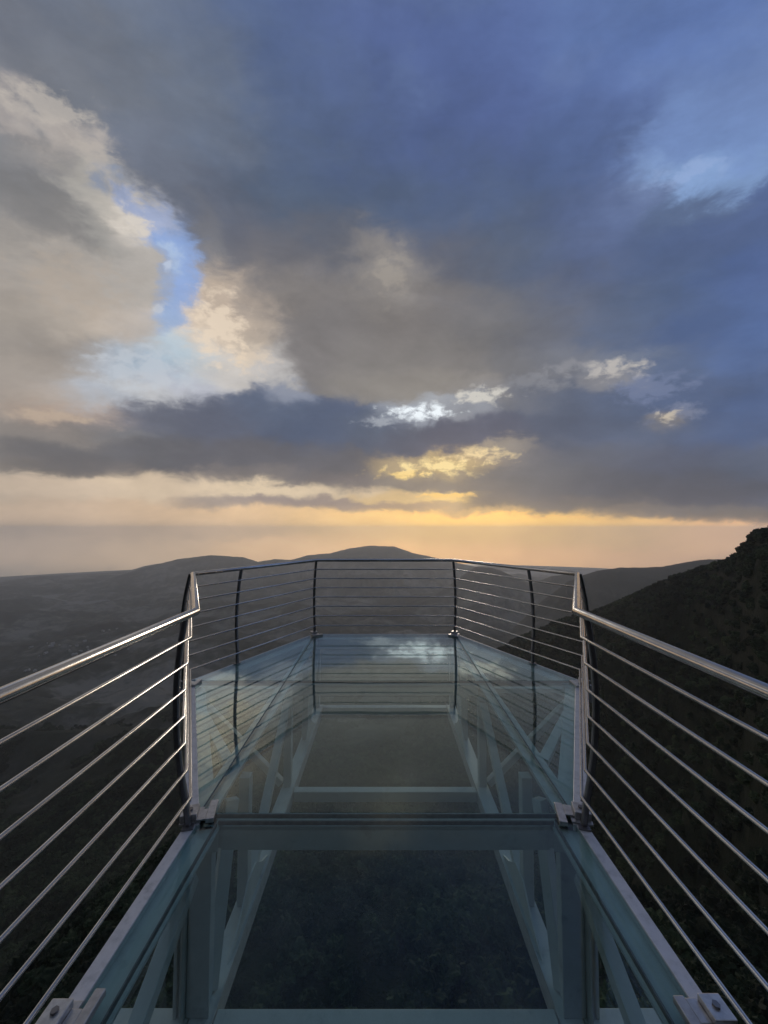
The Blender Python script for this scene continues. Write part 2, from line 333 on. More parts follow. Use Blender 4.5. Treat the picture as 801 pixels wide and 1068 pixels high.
    # cleared fields and open ground down on the valley floor
    f1 = nz(nt, .0022, 7, .55); f2 = nz(nt, .011, 5, .7); fm = nt.nodes.new('ShaderNodeMath'); fm.operation = 'MULTIPLY_ADD'
    L(nt, f2, fm.inputs[0]); fm.inputs[1].default_value = .6; L(nt, f1, fm.inputs[2])
    field = ramp(nt, fm.outputs[0], [(0.60, (.009, .014, .010)), (0.74, (.026, .033, .024)), (0.83, (.065, .07, .055)), (0.93, (.17, .165, .14))])
    gp = nt.nodes.new('ShaderNodeNewGeometry'); sx = nt.nodes.new('ShaderNodeSeparateXYZ'); L(nt, gp.outputs['Position'], sx.inputs[0])
    mr = nt.nodes.new('ShaderNodeMapRange'); L(nt, sx.outputs[2], mr.inputs[0]); mr.inputs[1].default_value = -480; mr.inputs[2].default_value = -660
    mc = nt.nodes.new('ShaderNodeMix'); mc.data_type = 'RGBA'; L(nt, mr.outputs[0], mc.inputs[0]); L(nt, wood, mc.inputs[6]); L(nt, field, mc.inputs[7]); L(nt, mc.outputs[2], b.inputs['Base Color'])
    b.inputs['Roughness'].default_value = 1; b.inputs['Specular IOR Level'].default_value = .1
    bump(nt, b, nz(nt, .08, 6, .7), .9, 6)
    m, nt, b = new_mat('foliage'); M['leaf'] = m
    oi = nt.nodes.new('ShaderNodeObjectInfo')
    gp = nt.nodes.new('ShaderNodeNewGeometry'); pn = nt.nodes.new('ShaderNodeTexNoise'); pn.inputs['Scale'].default_value = .022; pn.inputs['Detail'].default_value = 4
    L(nt, gp.outputs['Position'], pn.inputs['Vector'])
    fn = nt.nodes.new('ShaderNodeTexNoise'); fn.inputs['Scale'].default_value = .9; fn.inputs['Detail'].default_value = 3; L(nt, gp.outputs['Position'], fn.inputs['Vector'])
    def cmb(a, k, b_):
        q = nt.nodes.new('ShaderNodeMath'); q.operation = 'MULTIPLY_ADD'; L(nt, a, q.inputs[0]); q.inputs[1].default_value = k
        if hasattr(b_, 'links'): L(nt, b_, q.inputs[2])
        else: q.inputs[2].default_value = b_
        return q.outputs[0]
    spread = cmb(oi.outputs['Random'], .35, cmb(pn.outputs['Fac'], 1.5, cmb(fn.outputs['Fac'], .5, -.75)))
    L(nt, ramp(nt, spread, [(0.1, (.004, .009, .005)), (0.42, (.012, .024, .011)), (0.66, (.034, .055, .025)), (0.95, (.08, .10, .045))]), b.inputs['Base Color'])
    b.inputs['Roughness'].default_value = .8; b.inputs['Specular IOR Level'].default_value = .15
    m, nt, b = new_mat('water'); M['water'] = m
    b.inputs['Base Color'].default_value = (.03, .05, .06, 1); b.inputs['Roughness'].default_value = .5; b.inputs['IOR'].default_value = 1.33
    bump(nt, b, nz(nt, .002, 6), .15, 20)
    m = bpy.data.materials.new('haze_air'); m.use_nodes = True; M['haze'] = m
    nt = m.node_tree; nt.nodes.clear(); v = nt.nodes.new('ShaderNodeVolumePrincipled'); o = nt.nodes.new('ShaderNodeOutputMaterial')
    v.inputs['Color'].default_value = (.94, .97, 1.0, 1); v.inputs['Density'].default_value = HAZE; v.inputs['Anisotropy'].default_value = .48
    L(nt, v.outputs[0], o.inputs['Volume'])
HAZE = 8e-5
# ---------------------------------------------------------------- mesh helpers
def tag(o, label=None, cat=None, group=None, kind=None):
    if label: o['label'] = label
    if cat: o['category'] = cat
    if group: o['group'] = group
    if kind: o['kind'] = kind
    return o
def empty(name, loc=(0, 0, 0)):
    o = bpy.data.objects.new(name, None); C.objects.link(o); o.location = loc; o.empty_display_size = .3
    return o
class MB:
    def __init__(s): s.v = []; s.f = []; s.smooth = []
    def add(s, vs, fs, sm=False):
        k = len(s.v); s.v += [tuple(v) for v in vs]; s.f += [tuple(i + k for i in f) for f in fs]; s.smooth += [sm] * len(fs)
    def prism(s, pts, z0, z1):
        n = len(pts)
        a = sum(pts[i][0] * pts[(i + 1) % n][1] - pts[(i + 1) % n][0] * pts[i][1] for i in range(n))
        if a < 0: pts = pts[::-1]
        vs = [(x, y, z0) for x, y in pts] + [(x, y, z1) for x, y in pts]
        fs = [tuple(range(n))[::-1], tuple(range(n, 2 * n))] + [(i, (i + 1) % n, (i + 1) % n + n, i + n) for i in range(n)]
        s.add(vs, fs)
    def box(s, x0, x1, y0, y1, z0, z1): s.prism([(x0, y0), (x1, y0), (x1, y1), (x0, y1)], z0, z1)
    def bar(s, p, q, w, h, side=None):
        p, q = Vector(p), Vector(q); d = (q - p).normalized()
        side = Vector(side) if side else d.cross(Vector((0, 0, 1)))
        side = (side - d * side.dot(d)).normalized(); up = side.cross(d)
        vs = [c + side * a * w / 2 + up * b * h / 2 for c in (p, q) for a, b in ((-1, -1), (1, -1), (1, 1), (-1, 1))]
        s.add(vs, [(3, 2, 1, 0), (4, 5, 6, 7), (0, 1, 5, 4), (1, 2, 6, 5), (2, 3, 7, 6), (3, 0, 4, 7)])
    def tube(s, pts, r, n=16, caps=True):
        pts = [Vector(p) for p in pts]; m = len(pts); rings = []
        d0 = (pts[1] - pts[0]).normalized(); u = d0.orthogonal().normalized()
        if abs(d0.z) < .9: u = Vector((0, 0, 1)); u = (u - d0 * u.dot(d0)).normalized()
        prev = d0
        for i in range(m):
            a = (pts[i] - pts[i - 1]).normalized() if i else d0
            b = (pts[i + 1] - pts[i]).normalized() if i < m - 1 else a
            t = (a + b).normalized()
            u = (u - a * u.dot(a)).normalized(); w = a.cross(u)
            cut = max(.3, t.dot(a)); ring = []
            for k in range(n):
                ang = 2 * math.pi * k / n
                o = (u * math.cos(ang) + w * math.sin(ang)) * r
                o = o - a * (o.dot(t) / t.dot(a))          # slide along the tube onto the mitre plane
                ring.append(pts[i] + o)
            rings.append(ring)
        base = [v for ring in rings for v in ring]
        fs = [(i * n + k, i * n + (k + 1) % n, (i + 1) * n + (k + 1) % n, (i + 1) * n + k) for i in range(m - 1) for k in range(n)]
        s.add(base, fs, True)
        if caps: s.add(rings[0], [tuple(range(n))[::-1]]); s.add(rings[-1], [tuple(range(n))])
    def build(s, name, mat, parent=None, bevel=0, loc=None):
        me = bpy.data.meshes.new(name); me.from_pydata(s.v, [], s.f); me.update()
        me.polygons.foreach_set('use_smooth', s.smooth)
        me.materials.append(mat)
        o = bpy.data.objects.new(name, me); C.objects.link(o)
        if parent: o.parent = parent
        if bevel:
            b = o.modifiers.new('bevel', 'BEVEL'); b.width = bevel; b.segments = 2; b.limit_method = 'ANGLE'; b.angle_limit = R(50)
        return o

# ---------------------------------------------------------------- platform plan
PLAN = [(-1.127, -3.2), (-1.127, 2.285), (-2.15, 4.31), (-1.105, 6.27), (1.105, 6.27), (2.15, 4.31), (1.127, 2.285), (1.127, -3.2)]
def offset(poly, d):          # positive = outward; d may differ per side
    out = []; n = len(poly); ds = d if isinstance(d, (list, tuple)) else [d] * (n - 1)
    def nrm(i):
        a, b = Vector(poly[i]), Vector(poly[i + 1]); t = (b - a).normalized(); return Vector((-t.y, t.x))
    for i in range(n):
        if i == 0: p = Vector(poly[0]) + nrm(0) * ds[0]
        elif i == n - 1: p = Vector(poly[-1]) + nrm(n - 2) * ds[-1]
        else:
            n1, n2 = nrm(i - 1), nrm(i); d1, d2 = ds[i - 1], ds[i]; c = n1.dot(n2); dt = 1 - c * c
            p = Vector(poly[i]) + n1 * ((d1 - c * d2) / dt) + n2 * ((d2 - c * d1) / dt)
        out.append((p.x, p.y))
    return out
def band(poly, i, d0, d1, gap=0.0):
    a, b = offset(poly, d0), offset(poly, d1)
    pts = [a[i], a[i + 1], b[i + 1], b[i]]
    if gap:
        t = (Vector(poly[i + 1]) - Vector(poly[i])).normalized() * gap
        pts = [(pts[0][0] + t.x, pts[0][1] + t.y), (pts[1][0] - t.x, pts[1][1] - t.y), (pts[2][0] - t.x, pts[2][1] - t.y), (pts[3][0] + t.x, pts[3][1] + t.y)]
    return pts

def build_platform():
    root = empty('glass_platform', (0, 0, 0))
    tag(root, 'hexagonal glass floored viewing platform on a pale steel truss above the valley', 'viewing platform')
    zt = -.034
    sides = [-.034, -.053, .095, .095, .095, -.053, -.034]; G = offset(PLAN, sides)
    # panes: near walkway, two centre panes, four side panes
    e = .006; xc = 1.13; ym = 4.43
    gx = -G[1][0]
    def xin(y, hexpts):       # half width of the glass hexagon at depth y
        (xa, ya), (xb, yb), (xd, yd) = (-G[1][0], G[1][1]), (-G[2][0], G[2][1]), (-G[3][0], G[3][1])
        return xa + (xb - xa) * (y - ya) / (yb - ya) if y < yb else xb + (xd - xb) * (y - yb) / (yd - yb)
    ya = 2.39
    panes = []
    panes.append([(-gx, -3.2), (gx, -3.2), (gx, ya - e), (-gx, ya - e)])
    xa0 = min(xc, xin(ya, 0)); xc1 = 1.13
    cen = lambda y: xa0 + (xc1 - xa0) * (y - ya) / (G[3][1] - ya)
    for y0, y1 in ((ya + e, ym - e), (ym + e, G[3][1])):
        panes.append([(-cen(y0) + e, y0), (cen(y0) - e, y0), (cen(y1) - e, y1), (-cen(y1) + e, y1)])
    for s in (-1, 1):
        panes.append([(s * (cen(ya + e) + e), ya + e), (s * (xin(ya + e, 0)+.002), ya + e), (s * xin(ym - e, 0), ym - e), (s * (cen(ym - e) + e), ym - e)])
        panes.append([(s * (cen(ym + e) + e), ym + e), (s * xin(ym + e, 0), ym + e), (s * -G[2][0], G[2][1]), (s * -G[3][0], G[3][1])])
    for k, p in enumerate(panes):
        m = MB(); m.prism(p, -.030, 0); o = m.build('floor_pane', M['glass'], root)
    # sealant joints
    def strip(a, b, w, nm='sealant_joint'):
        m = MB(); m.bar((a[0], a[1], -.016), (b[0], b[1], -.016), w, .024); return m.build(nm, M['gasket'], root)
    strip((-gx, ya), (gx, ya), .0075)
    strip((-xin(ym, 0), ym), (xin(ym, 0), ym), .009)
    for s in (-1, 1):
        strip((s * cen(ya + .01), ya + .01), (s * cen(G[3][1]), G[3][1]), .0115)
        strip((s * .99, -3.2), (s * .99, ya - .0605), .006)
    strip((-.985, ya - .055), (.985, ya - .055), .006)
    # kerbs and edge beams, one per side of the plan
    for i in range(7):
        thin = 2 <= i <= 4
        m = MB(); m.prism(band(PLAN, i, .110, .098, .0015) if thin else band(PLAN, i, .03, -.05 if i in (1, 5) else -.031, .0015), -.033, .001 if thin else .005); kb = m.build('kerb', M['kerb'], root, .003)
        L_ = (Vector(PLAN[i + 1]) - Vector(PLAN[i])); n_ = Vector((-L_.y, L_.x)).normalized(); cnt = max(2, int(L_.length / .45))
        for q in range(cnt if i in (1, 5) else 0):
            mb = MB()
            c_ = Vector(PLAN[i]) + L_ * ((q + .5) / cnt)
            mb.tube([(c_.x, c_.y, .004), (c_.x, c_.y, .012)], .009, 6); mb.build('bolt', M['post'], kb)
        if 0 < i < 6:
            m = MB(); m.prism(band(PLAN, i, *((.095, -.07) if thin else (.028, -.15)), .002), -.17, -.036); m.build('edge_beam', M['truss'], root, .004)
            m = MB(); m.prism(band(PLAN, i, *((.116, .111) if thin else (.034, .031)), .002), -.20, -.002 if thin else -.034); m.build('fascia_strip', M['kerb'], root)
    T = lambda nm, m, bv=.004: m.build(nm, M['truss'], root, bv)
    for s in (-1, 1):
        m = MB(); m.box(*sorted((s * .975, s * 1.150)), -3.3, 2.334, -.050, -.036); m.box(*sorted((s * 1.115, s * 1.130)), -3.3, 2.334, -.17, -.051); T('top_chord', m, 0)
        m = MB(); m.box(*sorted((s * 1.06, s * 1.20)), 2.447, 6.18, -.052, -.037); m.box(*sorted((s * 1.124, s * 1.136)), 2.447, 6.18, -.17, -.053); T('top_chord', m, 0)
        m = MB(); m.box(*sorted((s * .995, s * 1.13)), -3.3, 6.30, -1.22, -1.10); bc = T('bottom_chord', m)
        m = MB(); m.box(*sorted((s * .989, s * .994)), -3.3, 6.30, -1.225, -1.09); m.build('chord_lip', M['kerb'], root)
        # verticals
        for y, w in ((-1.6, .09), (.35, .09), (3.03, .08), (4.36, .09), (5.30, .08), (6.22, .09)):
            m = MB(); m.box(*sorted((s * 1.03, s * 1.11)), y - w / 2, y + w / 2, -1.10, -.171); T('vertical_strut', m)
        m = MB(); m.box(*sorted((s * 1.02, s * 1.15)), 2.335, 2.347, -1.10, -.171); m.box(*sorted((s * 1.155, s * 1.17)), 2.29, 2.50, -1.2, -.171)
        m.box(*sorted((s * 1.05, s * 1.12)), 2.349, 2.47, -1.10, -.171); T('vertical_channel', m)
        m = MB(); m.box(*sorted((s * 1.205, s * 1.225)), 2.33, 2.47, -1.1, -.171); T('vertical_channel', m)
        # diagonals
        for a, b, w in (((1.075, 2.47, -1.09), (1.075, 2.77, -.17), .085), ((1.07, 3.10, -1.09), (1.07, 4.28, -.2), .075),
                        ((1.07, 5.38, -1.09), (1.07, 6.14, -.2), .07),
                        ((1.07, .42, -1.09), (1.07, 2.2, -.2), .07), ((1.07, -1.52, -1.09), (1.07, .28, -.2), .07)):
            m = MB(); m.bar((s * a[0], a[1], a[2]), (s * b[0], b[1], b[2]), w, .07, side=(1, 0, 0) if w < .08 else (.8, .6, 0)); T('diagonal_brace', m)
        # gusset plates on the inner face of the bottom chord
        for y in (3.03, 5.30):
            m = MB(); x = s * 1.02
            pl = [(y - .42, -1.10), (y - .22, -1.02), (y - .06, -.90), (y + .10, -.90), (y + .26, -1.02), (y + .42, -1.10)]
            vs = [(x - .006, a, b) for a, b in pl] + [(x + .006, a, b) for a, b in pl]; n = len(pl)
            m.add(vs, [tuple(range(n)), tuple(range(n, 2 * n))[::-1]] + [(k, k + n, (k + 1) % n + n, (k + 1) % n) for k in range(n)]); T('gusset_plate', m, 0)
        # outrigger: strut and deck level brace to the widest corner
        m = MB(); m.bar((s * 2.04, 4.36, -.20), (s * 1.14, 4.36, -1.08), .07, .07); T('outrigger_strut', m)
        m = MB(); m.bar((s * 1.21, 3.03, -.075), (s * 2.02, 4.16, -.075), .075, .05); T('corner_brace', m)
        m = MB(); m.bar((s * 1.215, 4.36, -.075), (s * 1.98, 4.36, -.075), .06, .05); T('corner_brace', m)
        # gusset at the near bottom corner
        m = MB(); x0 = 1.26
        vs = [(s * 1.24, 2.22, -1.098), (s * 1.56, 2.22, -1.098), (s * 1.46, 2.22, -1.02), (s * 1.40, 2.22, -.98), (s * 1.24, 2.22, -1.07)]
        vs += [(a, b + .012, c) for a, b, c in vs]
        m.add(vs, [(0, 1, 2, 3, 4), (9, 8, 7, 6, 5)] + [(k, k + 5, (k + 1) % 5 + 5, (k + 1) % 5) for k in range(5)]); T('gusset_plate', m, 0)
    m = MB(); m.box(-1.15, 1.15, 2.342, 2.445, -.165, -.036); T('cross_beam', m)
    m = MB(); m.box(-.96, .96, 2.334, 2.341, -.168, -.034); m.build('beam_lip', M['truss'], root)
    m = MB(); m.box(-1.04, 1.04, 4.39, 4.46, -.15, -.036); T('cross_beam', m)
    for y0, y1, hw in ((2.25, 2.387, .985), (4.25, 4.337, .985), (6.21, 6.30, .985), (-.2, -.1, .985)):
        m = MB(); m.box(-hw, hw, y0, y1, -1.21, -1.105); T('cross_beam', m)
    for s in (-1, 1):
        m = MB(); m.box(*sorted((s * 1.135, s * 1.62)), 2.25, 2.387, -1.21, -1.10); T('cross_beam', m)
    # glass clamps
    def clamp(px, py, tx, ty, sc=1.0):
        t = Vector((tx, ty)).normalized(); nn = Vector((-t.y, t.x))
        def P(a, b): q = Vector((px, py)) + t * a * sc + nn * b * sc; return (q.x, q.y)
        m = MB(); m.prism([P(-.05, -.03), P(.05, -.03), P(.05, .062), P(-.05, .062)], .006, .016)
        m.prism([P(-.045, -.012), P(.03, -.012), P(.03, .06), P(-.045, .06)], .0165, .038 * sc + .008)
        a = m.build('glass_clamp', M['clamp'], root, .003)
        m = MB(); m.prism([P(-.055, -.088), P(.075, -.088), P(.075, -.052), P(-.055, -.052)], .002, .028)
        m.prism([P(-.05, -.0515), P(.02, -.0515), P(.02, -.0125), P(-.05, -.0125)], .0165, .026)
        m.build('clamp_bar', M['clamp'], a, .003)
        m = MB(); c = P(-.008, .022); m.tube([(c[0], c[1], .038 * sc + .006), (c[0], c[1], .038 * sc + .016)], .012 * sc, 6); m.build('bolt', M['post'], a)
    clamp(-1.12, 1.405, 0, 1, 1.05); clamp(1.12, 1.405, 0, -1, 1.05)
    clamp(-1.12, -.9, 0, 1); clamp(1.12, -.9, 0, -1)
    for i in (1, 2, 3, 4, 5, 6):
        a, b, c = Vector(PLAN[i - 1]), Vector(PLAN[i]), Vector(PLAN[i + 1])
        t = ((b - a).normalized() + (c - b).normalized()).normalized()
        o_ = .05 if i in (3, 4) else .02 if i in (2, 5) else 0
        clamp(b.x - t.y * o_, b.y + t.x * o_ + (.07 if i in (1, 6) else 0), t.x, t.y, 1.25)
    return root

def prof(z):                  # outward bow of the balustrade with height
    t = (z - .163) / 1.05
    return .015 * t + .195 * t * (1 - t)
def lean(z):                  # the flared sides and the front tip slightly inward towards the top
    t = (z - .163) / 1.05; p = prof(z); return [p, p - .02 * t, p - .02 * t, p - .02 * t, p - .02 * t, p - .02 * t, p]
def build_railing():
    root = empty('railing', (0, 6.2, 0))
    tag(root, 'stainless steel railing of seven thin rails and a thick handrail round the glass floor', 'railing')
    def part(m, name, mat, parent=root, bevel=0):
        o = m.build(name, mat, None, bevel); o.data.transform(Matrix.Translation((0, -6.2, 0))); o.parent = parent; return o
    ZH = 1.213
    m = MB(); m.tube([(x, y, ZH) for x, y in offset(PLAN, lean(ZH))], .0242, 24); part(m, 'handrail', M['rail'])
    for k in range(1, 8):
        z = ZH - .15 * k
        m = MB(); m.tube([(x, y, z) for x, y in offset(PLAN, lean(z))], .0088, 14); part(m, 'rail', M['rail'])
    spots = []
    for i in range(1, 7):
        a, b, c = Vector(PLAN[i - 1]), Vector(PLAN[i]), Vector(PLAN[i + 1])
        n1 = Vector((-(b - a).y, (b - a).x)).normalized(); n2 = Vector((-(c - b).y, (c - b).x)).normalized(); m_ = (n1 + n2).normalized()
        spots.append((b, m_, 1 / m_.dot(n1), .028 if i in (1, 6) else .075, 0 if i in (1, 6) else 1))
    for i, t in ((2, .32), (4, .68)):
        a, b = Vector(PLAN[i]), Vector(PLAN[i + 1]); n1 = Vector((-(b - a).y, (b - a).x)).normalized(); spots.append((a.lerp(b, t), n1, 1, .075, 1))
    for s, n1 in ((-1, Vector((-1, 0))), (1, Vector((1, 0)))):
        for y in (.15, -1.9): spots.append((Vector((s * 1.127, y)), n1, 1, .028, 0))
    for c, n1, k, ob, ln in spots:
        m = MB(); pts = []
        tg = Vector((n1.y, -n1.x, 0)); N = 22
        prev = None
        def off(z):
            t = (z - .163) / 1.05
            if z < .163: return ob - .022 + (.022 + prof(.163)) * (z / .163) if ob < .05 else ob
            return (prof(z) - ln * .02 * t) * k + ob + (.030 - ob) * t
        def P(z, o, sgn): q = c + n1 * (off(z) + o); return Vector((q.x, q.y, z)) + tg * sgn
        vs = []; w, d = .018, .022
        for q in range(N + 1):
            z = -.004 + (ZH + .004) * q / N
            # flat bar with chamfered edges
            for (a, b) in ((-w, -d * .6), (-w * .6, -d), (w * .6, -d), (w, -d * .6), (w, d * .6), (w * .6, d), (-w * .6, d), (-w, d * .6)):
                p = P(z, b * .75, 0); vs.append(p + tg * a)
        fs = [(q * 8 + j, q * 8 + (j + 1) % 8, (q + 1) * 8 + (j + 1) % 8, (q + 1) * 8 + j) for q in range(N) for j in range(8)]
        m.add(vs, fs, False); m.add(vs[-8:], [tuple(range(8))])
        for kk in range(1, 8):
            z = ZH - .15 * kk; q0 = c + n1 * ((prof(z) - ln * .02 * (z - .163) / 1.05) * k); p1 = P(z, 0, 0)
            if (Vector((q0.x, q0.y, z)) - p1).length > .004: m.tube([(q0.x, q0.y, z), p1], .006, 8, False)
        po = part(m, 'post', M['post'])
        b = MB(); q = c + n1 * off(0)
        pts = [q + Vector((tg.x, tg.y)) * a + n1 * bb for a, bb in ((-.04, -.032), (.04, -.032), (.04, .03), (-.04, .03))]
        b.prism([(p.x, p.y) for p in pts], .0055, .015); part(b, 'base_plate', M['post'], po, .002)
    return root
# ---------------------------------------------------------------- terrain
def _hash(ix, iy, seed):
    h = (ix.astype(np.int64) * 374761393 + iy.astype(np.int64) * 668265263 + seed * 1442695041) & 0xFFFFFFFF
    h = ((h ^ (h >> 13)) * 1274126177) & 0xFFFFFFFF
    return ((h ^ (h >> 16)) & 0xFFFF) / 65535.0
def vnoise(x, y, seed=0):
    ix, iy = np.floor(x), np.floor(y); fx, fy = x - ix, y - iy
    fx = fx * fx * fx * (fx * (fx * 6 - 15) + 10); fy = fy * fy * fy * (fy * (fy * 6 - 15) + 10)
    a, b, c, d = _hash(ix, iy, seed), _hash(ix + 1, iy, seed), _hash(ix, iy + 1, seed), _hash(ix + 1, iy + 1, seed)
    return (a + (b - a) * fx) * (1 - fy) + (c + (d - c) * fx) * fy - .5
def fbm(x, y, size, octv=5, seed=0, ridged=False):
    o = np.zeros_like(x); amp = 1.0; f = 1.0 / size
    for k in range(octv):
        ca, sa = math.cos(k * 1.1), math.sin(k * 1.1)
        n = vnoise((x * ca - y * sa) * f + 17.3 * k, (x * sa + y * ca) * f - 9.1 * k, seed + k)
        o += amp * ((.25 - np.abs(n)) * 2 if ridged else n)
        amp *= .5; f *= 2.03
    return o
# crest lines: picture column, picture row of the crest, forward distance in metres
RIDGES = [
 (.30, .40, .35, [(-900,600,9000),(-300,596,9300),(0,593,9400),(50,591,9400),(100,592,9400),(140,589,9300),(170,587,9200),(205,588,9100),(250,592,9000),(330,606,9000),(420,640,9000)]),
 (.22, .30, .35, [(-200,660,5200),(0,640,5600),(60,622,6000),(105,607,6400),(150,593,7000),(188,583,7300),(222,579,7400),(255,581,7400),(270,586,7500),(288,583,7600),(305,584,7700),(322,579,7800),(345,577,7700),(365,572,7600),(385,569,7500),(412,570,7400),(432,577,7300),(455,582,7400),(500,592,7300),(560,606,7200),(640,640,7000)]),
 (.30, .35, .40, [(380,680,3900),(430,645,4100),(455,620,4300),(475,606,4500),(488,596,4500),(497,591,4500),(512,592,4500),(522,595,4500),(540,604,4400),(553,609,4300),(575,601,4200),(592,599,4200),(625,604,4000),(690,640,3800)]),
 (.35, .40, .40, [(500,690,2500),(560,630,2700),(590,607,2800),(607,600,2900),(622,595,2900),(645,592,2900),(668,592,2900),(690,591,2800),(715,586,2700),(737,583,2600),(765,584,2500),(820,586,2400),(1000,600,2300)]),
 (.62, .50, .95, [(430,760,988),(480,705,988),(505,690,936),(515,681,910),(545,664,858),(585,648,754),(615,639,676),(655,623,598),(700,602,520),(738,591,447),(765,583,384),(776,571,343),(788,560,312),(801,553,291),(830,540,270),(880,536,234),(950,528,208),(1200,520,171),(1800,520,135)]),
]
def height(x, y):
    r = np.hypot(x, y); az = np.arctan2(x, y)
    rr = [0, 60, 120, 180, 225, 300, 380, 700, 1000, 1500, 2200, 3500, 6000, 9300, 10000, 10600, 300000]
    zz = [-82, -92, -108, -135, -166, -265, -330, -455, -530, -620, -705, -800, -870, -890, -899, -960, -1000]
    base = np.interp(r + 25 * np.sin(az * 5) * np.clip(r / 150, 0, 1), rr, zz)
    amp = np.interp(r, [0, 100, 1000, 4000, 8500, 10600], [6, 14, 110, 170, 110, 5])
    base = base + amp * (fbm(x, y, 900, 5, 3) + .35 * fbm(x, y, 260, 4, 9))
    base = base + np.interp(r, [0, 100, 400, 1500, 12000, 13500], [1, 6, 16, 20, 20, 0]) * fbm(x, y, 90, 4, 5)
    h = base
    front = np.clip((1.25 - np.abs(az)) / .2, 0, 1)
    px = 401 + 400 * np.tan(np.clip(az, -1.3, 1.3))
    for k, (s1, s2, rg, pts) in enumerate(RIDGES):
        P = np.array(pts, float)
        row = np.interp(px, P[:, 0], P[:, 1]); Y = np.interp(px, P[:, 0], P[:, 2])
        zc = 1.7 - (row - 553) / 400 * Y
        D = Y / np.cos(np.clip(az, -1.3, 1.3)); d = r - D
        W = .06 * D
        ad = np.sqrt(d * d + W * W) - W
        drop = np.where(d < 0, s1, s2) * ad
        hr = zc - drop
        rel = np.clip(ad / (D * .12), 0, 1)
        gul = fbm(x, y, D * .10, 5, 20 + k, True)
        hr = hr - rg * .28 * D * .18 * rel * (.5 - gul) + rel * D * .012 * fbm(x, y, D * .02, 4, 40 + k)
        hr = hr + .0011 * D * fbm(x, y, D * .012, 3, 60 + k)
        hr = np.where(front > 0, hr, -2000) * 1.0 - (1 - front) * 900
        h = np.maximum(h, hr)
    # the cliff the platform grows from, behind the viewer
    t = np.clip((-3.6 - y - .12 * np.abs(x)) / 5.0, -12, 1)
    back = np.where(t > 0, -.4 + t * .2, np.maximum(-.4 + t * 9.0, -85 - 0 * t)) + 0.9 * fbm(x, y, 14, 3, 77)
    up = np.clip((-11 - y) * .8, 0, 70) + 4 * np.clip((-14 - y) / 20, 0, 1) * fbm(x, y, 20, 4, 88)
    back = back + up
    wb = np.clip((12 - y) / 14, 0, 1)
    near = np.clip((400 - r) / 200, 0, 1)
    h = np.where(wb > 0, np.maximum(h, h * (1 - wb * near) + back * wb * near), h)
    h = np.where(y < -400, np.minimum(h, 20), h)
    return np.minimum(h, 80)

def grid_object(name, X, Y, Z, closed, mat):
    nr, na = X.shape
    co = np.stack([X, Y, Z], -1).reshape(-1, 3).astype(np.float32)
    i = np.arange(nr - 1)[:, None] * na; j = np.arange(na if closed else na - 1)[None, :]; jn = (j + 1) % na
    q = np.stack([i + j, i + jn, i + na + jn, i + na + j], -1).reshape(-1, 4)[:, ::-1]
    me = bpy.data.meshes.new(name); me.vertices.add(len(co)); me.vertices.foreach_set('co', co.ravel())
    me.loops.add(q.size); me.loops.foreach_set('vertex_index', q.ravel().astype(np.int32))
    me.polygons.add(len(q)); me.polygons.foreach_set('loop_start', np.arange(0, q.size, 4, dtype=np.int32))
    me.polygons.foreach_set('use_smooth', np.ones(len(q), bool)); me.update(calc_edges=True); me.validate()
    me.materials.append(mat); o = bpy.data.objects.new(name, me); C.objects.link(o); return o

def build_terrain():
    azf = np.radians(np.arange(-58, 58.001, .17)); azb = np.radians(np.arange(61, 299.1, 3.0)); az = np.concatenate([azf, azb])
    r = np.concatenate([np.linspace(1.5, 40, 12), np.geomspace(44, 10600, 560)])
    A, Rr = np.meshgrid(az, r); X, Y = Rr * np.sin(A), Rr * np.cos(A); Z = height(X, Y)
    tag(grid_object('ground', X, Y, Z, True, M['ground']), kind='structure')
    az = np.radians(np.arange(0, 360, 4.0)); r = np.geomspace(6000, 10600, 16); A, Rr = np.meshgrid(az, r)
    tag(grid_object('sea', Rr * np.sin(A), Rr * np.cos(A), np.full_like(A, -905.0), True, M['water']), kind='structure')
    m = MB(); m.box(-3.5, 3.5, -9.5, -3.32, -.5, .003); tag(m.build('path', M['concrete'], None, .01), kind='structure')
    # haze
    m = MB(); m.box(-10700, 10700, -10700, 10700, -1010, 95)
    h = m.build('haze', M['haze']); tag(h, 'pale evening haze filling the valley air up to the horizon', 'haze', kind='stuff'); h.display_type = 'WIRE'

def crown(seed, sub):
    rnd = random.Random(seed); bm = bmesh.new(); bmesh.ops.create_icosphere(bm, subdivisions=sub, radius=1)
    off = Vector((seed * 7.1, seed * 3.3, 0))
    for v in bm.verts:
        p = v.co.copy()
        lum = mnoise.fractal(p * 1.3 + off, 1.0, 2.1, 3) * .35
        vor = mnoise.voronoi(p * 2.6 + off)[0][0]; fine = mnoise.voronoi(p * 7 + off)[0][0]
        k = 1 + lum + .32 * (.5 - vor) + .22 * (.4 - fine)
        v.co = Vector((p.x * k, p.y * k, (p.z * .75 + .45) * k))
    # loose leaf sprays breaking up the outline
    for q in range(420):
        d = Vector((rnd.gauss(0, 1), rnd.gauss(0, 1), abs(rnd.gauss(0, 1)) * .9 + .1)).normalized()
        c = Vector((d.x, d.y, d.z * .75 + .45)) * rnd.uniform(.95, 1.15)
        a = Vector((rnd.gauss(0, 1), rnd.gauss(0, 1), rnd.gauss(0, 1))).normalized(); b = a.orthogonal().normalized(); s = rnd.uniform(.025, .065)
        bm.faces.new([bm.verts.new(c + a * s), bm.verts.new(c + b * s * .6), bm.verts.new(c - a * s), bm.verts.new(c - b * s * .6)])
    me = bpy.data.meshes.new('crown'); bm.to_mesh(me); bm.free(); me.materials.append(M['leaf'])
    return me

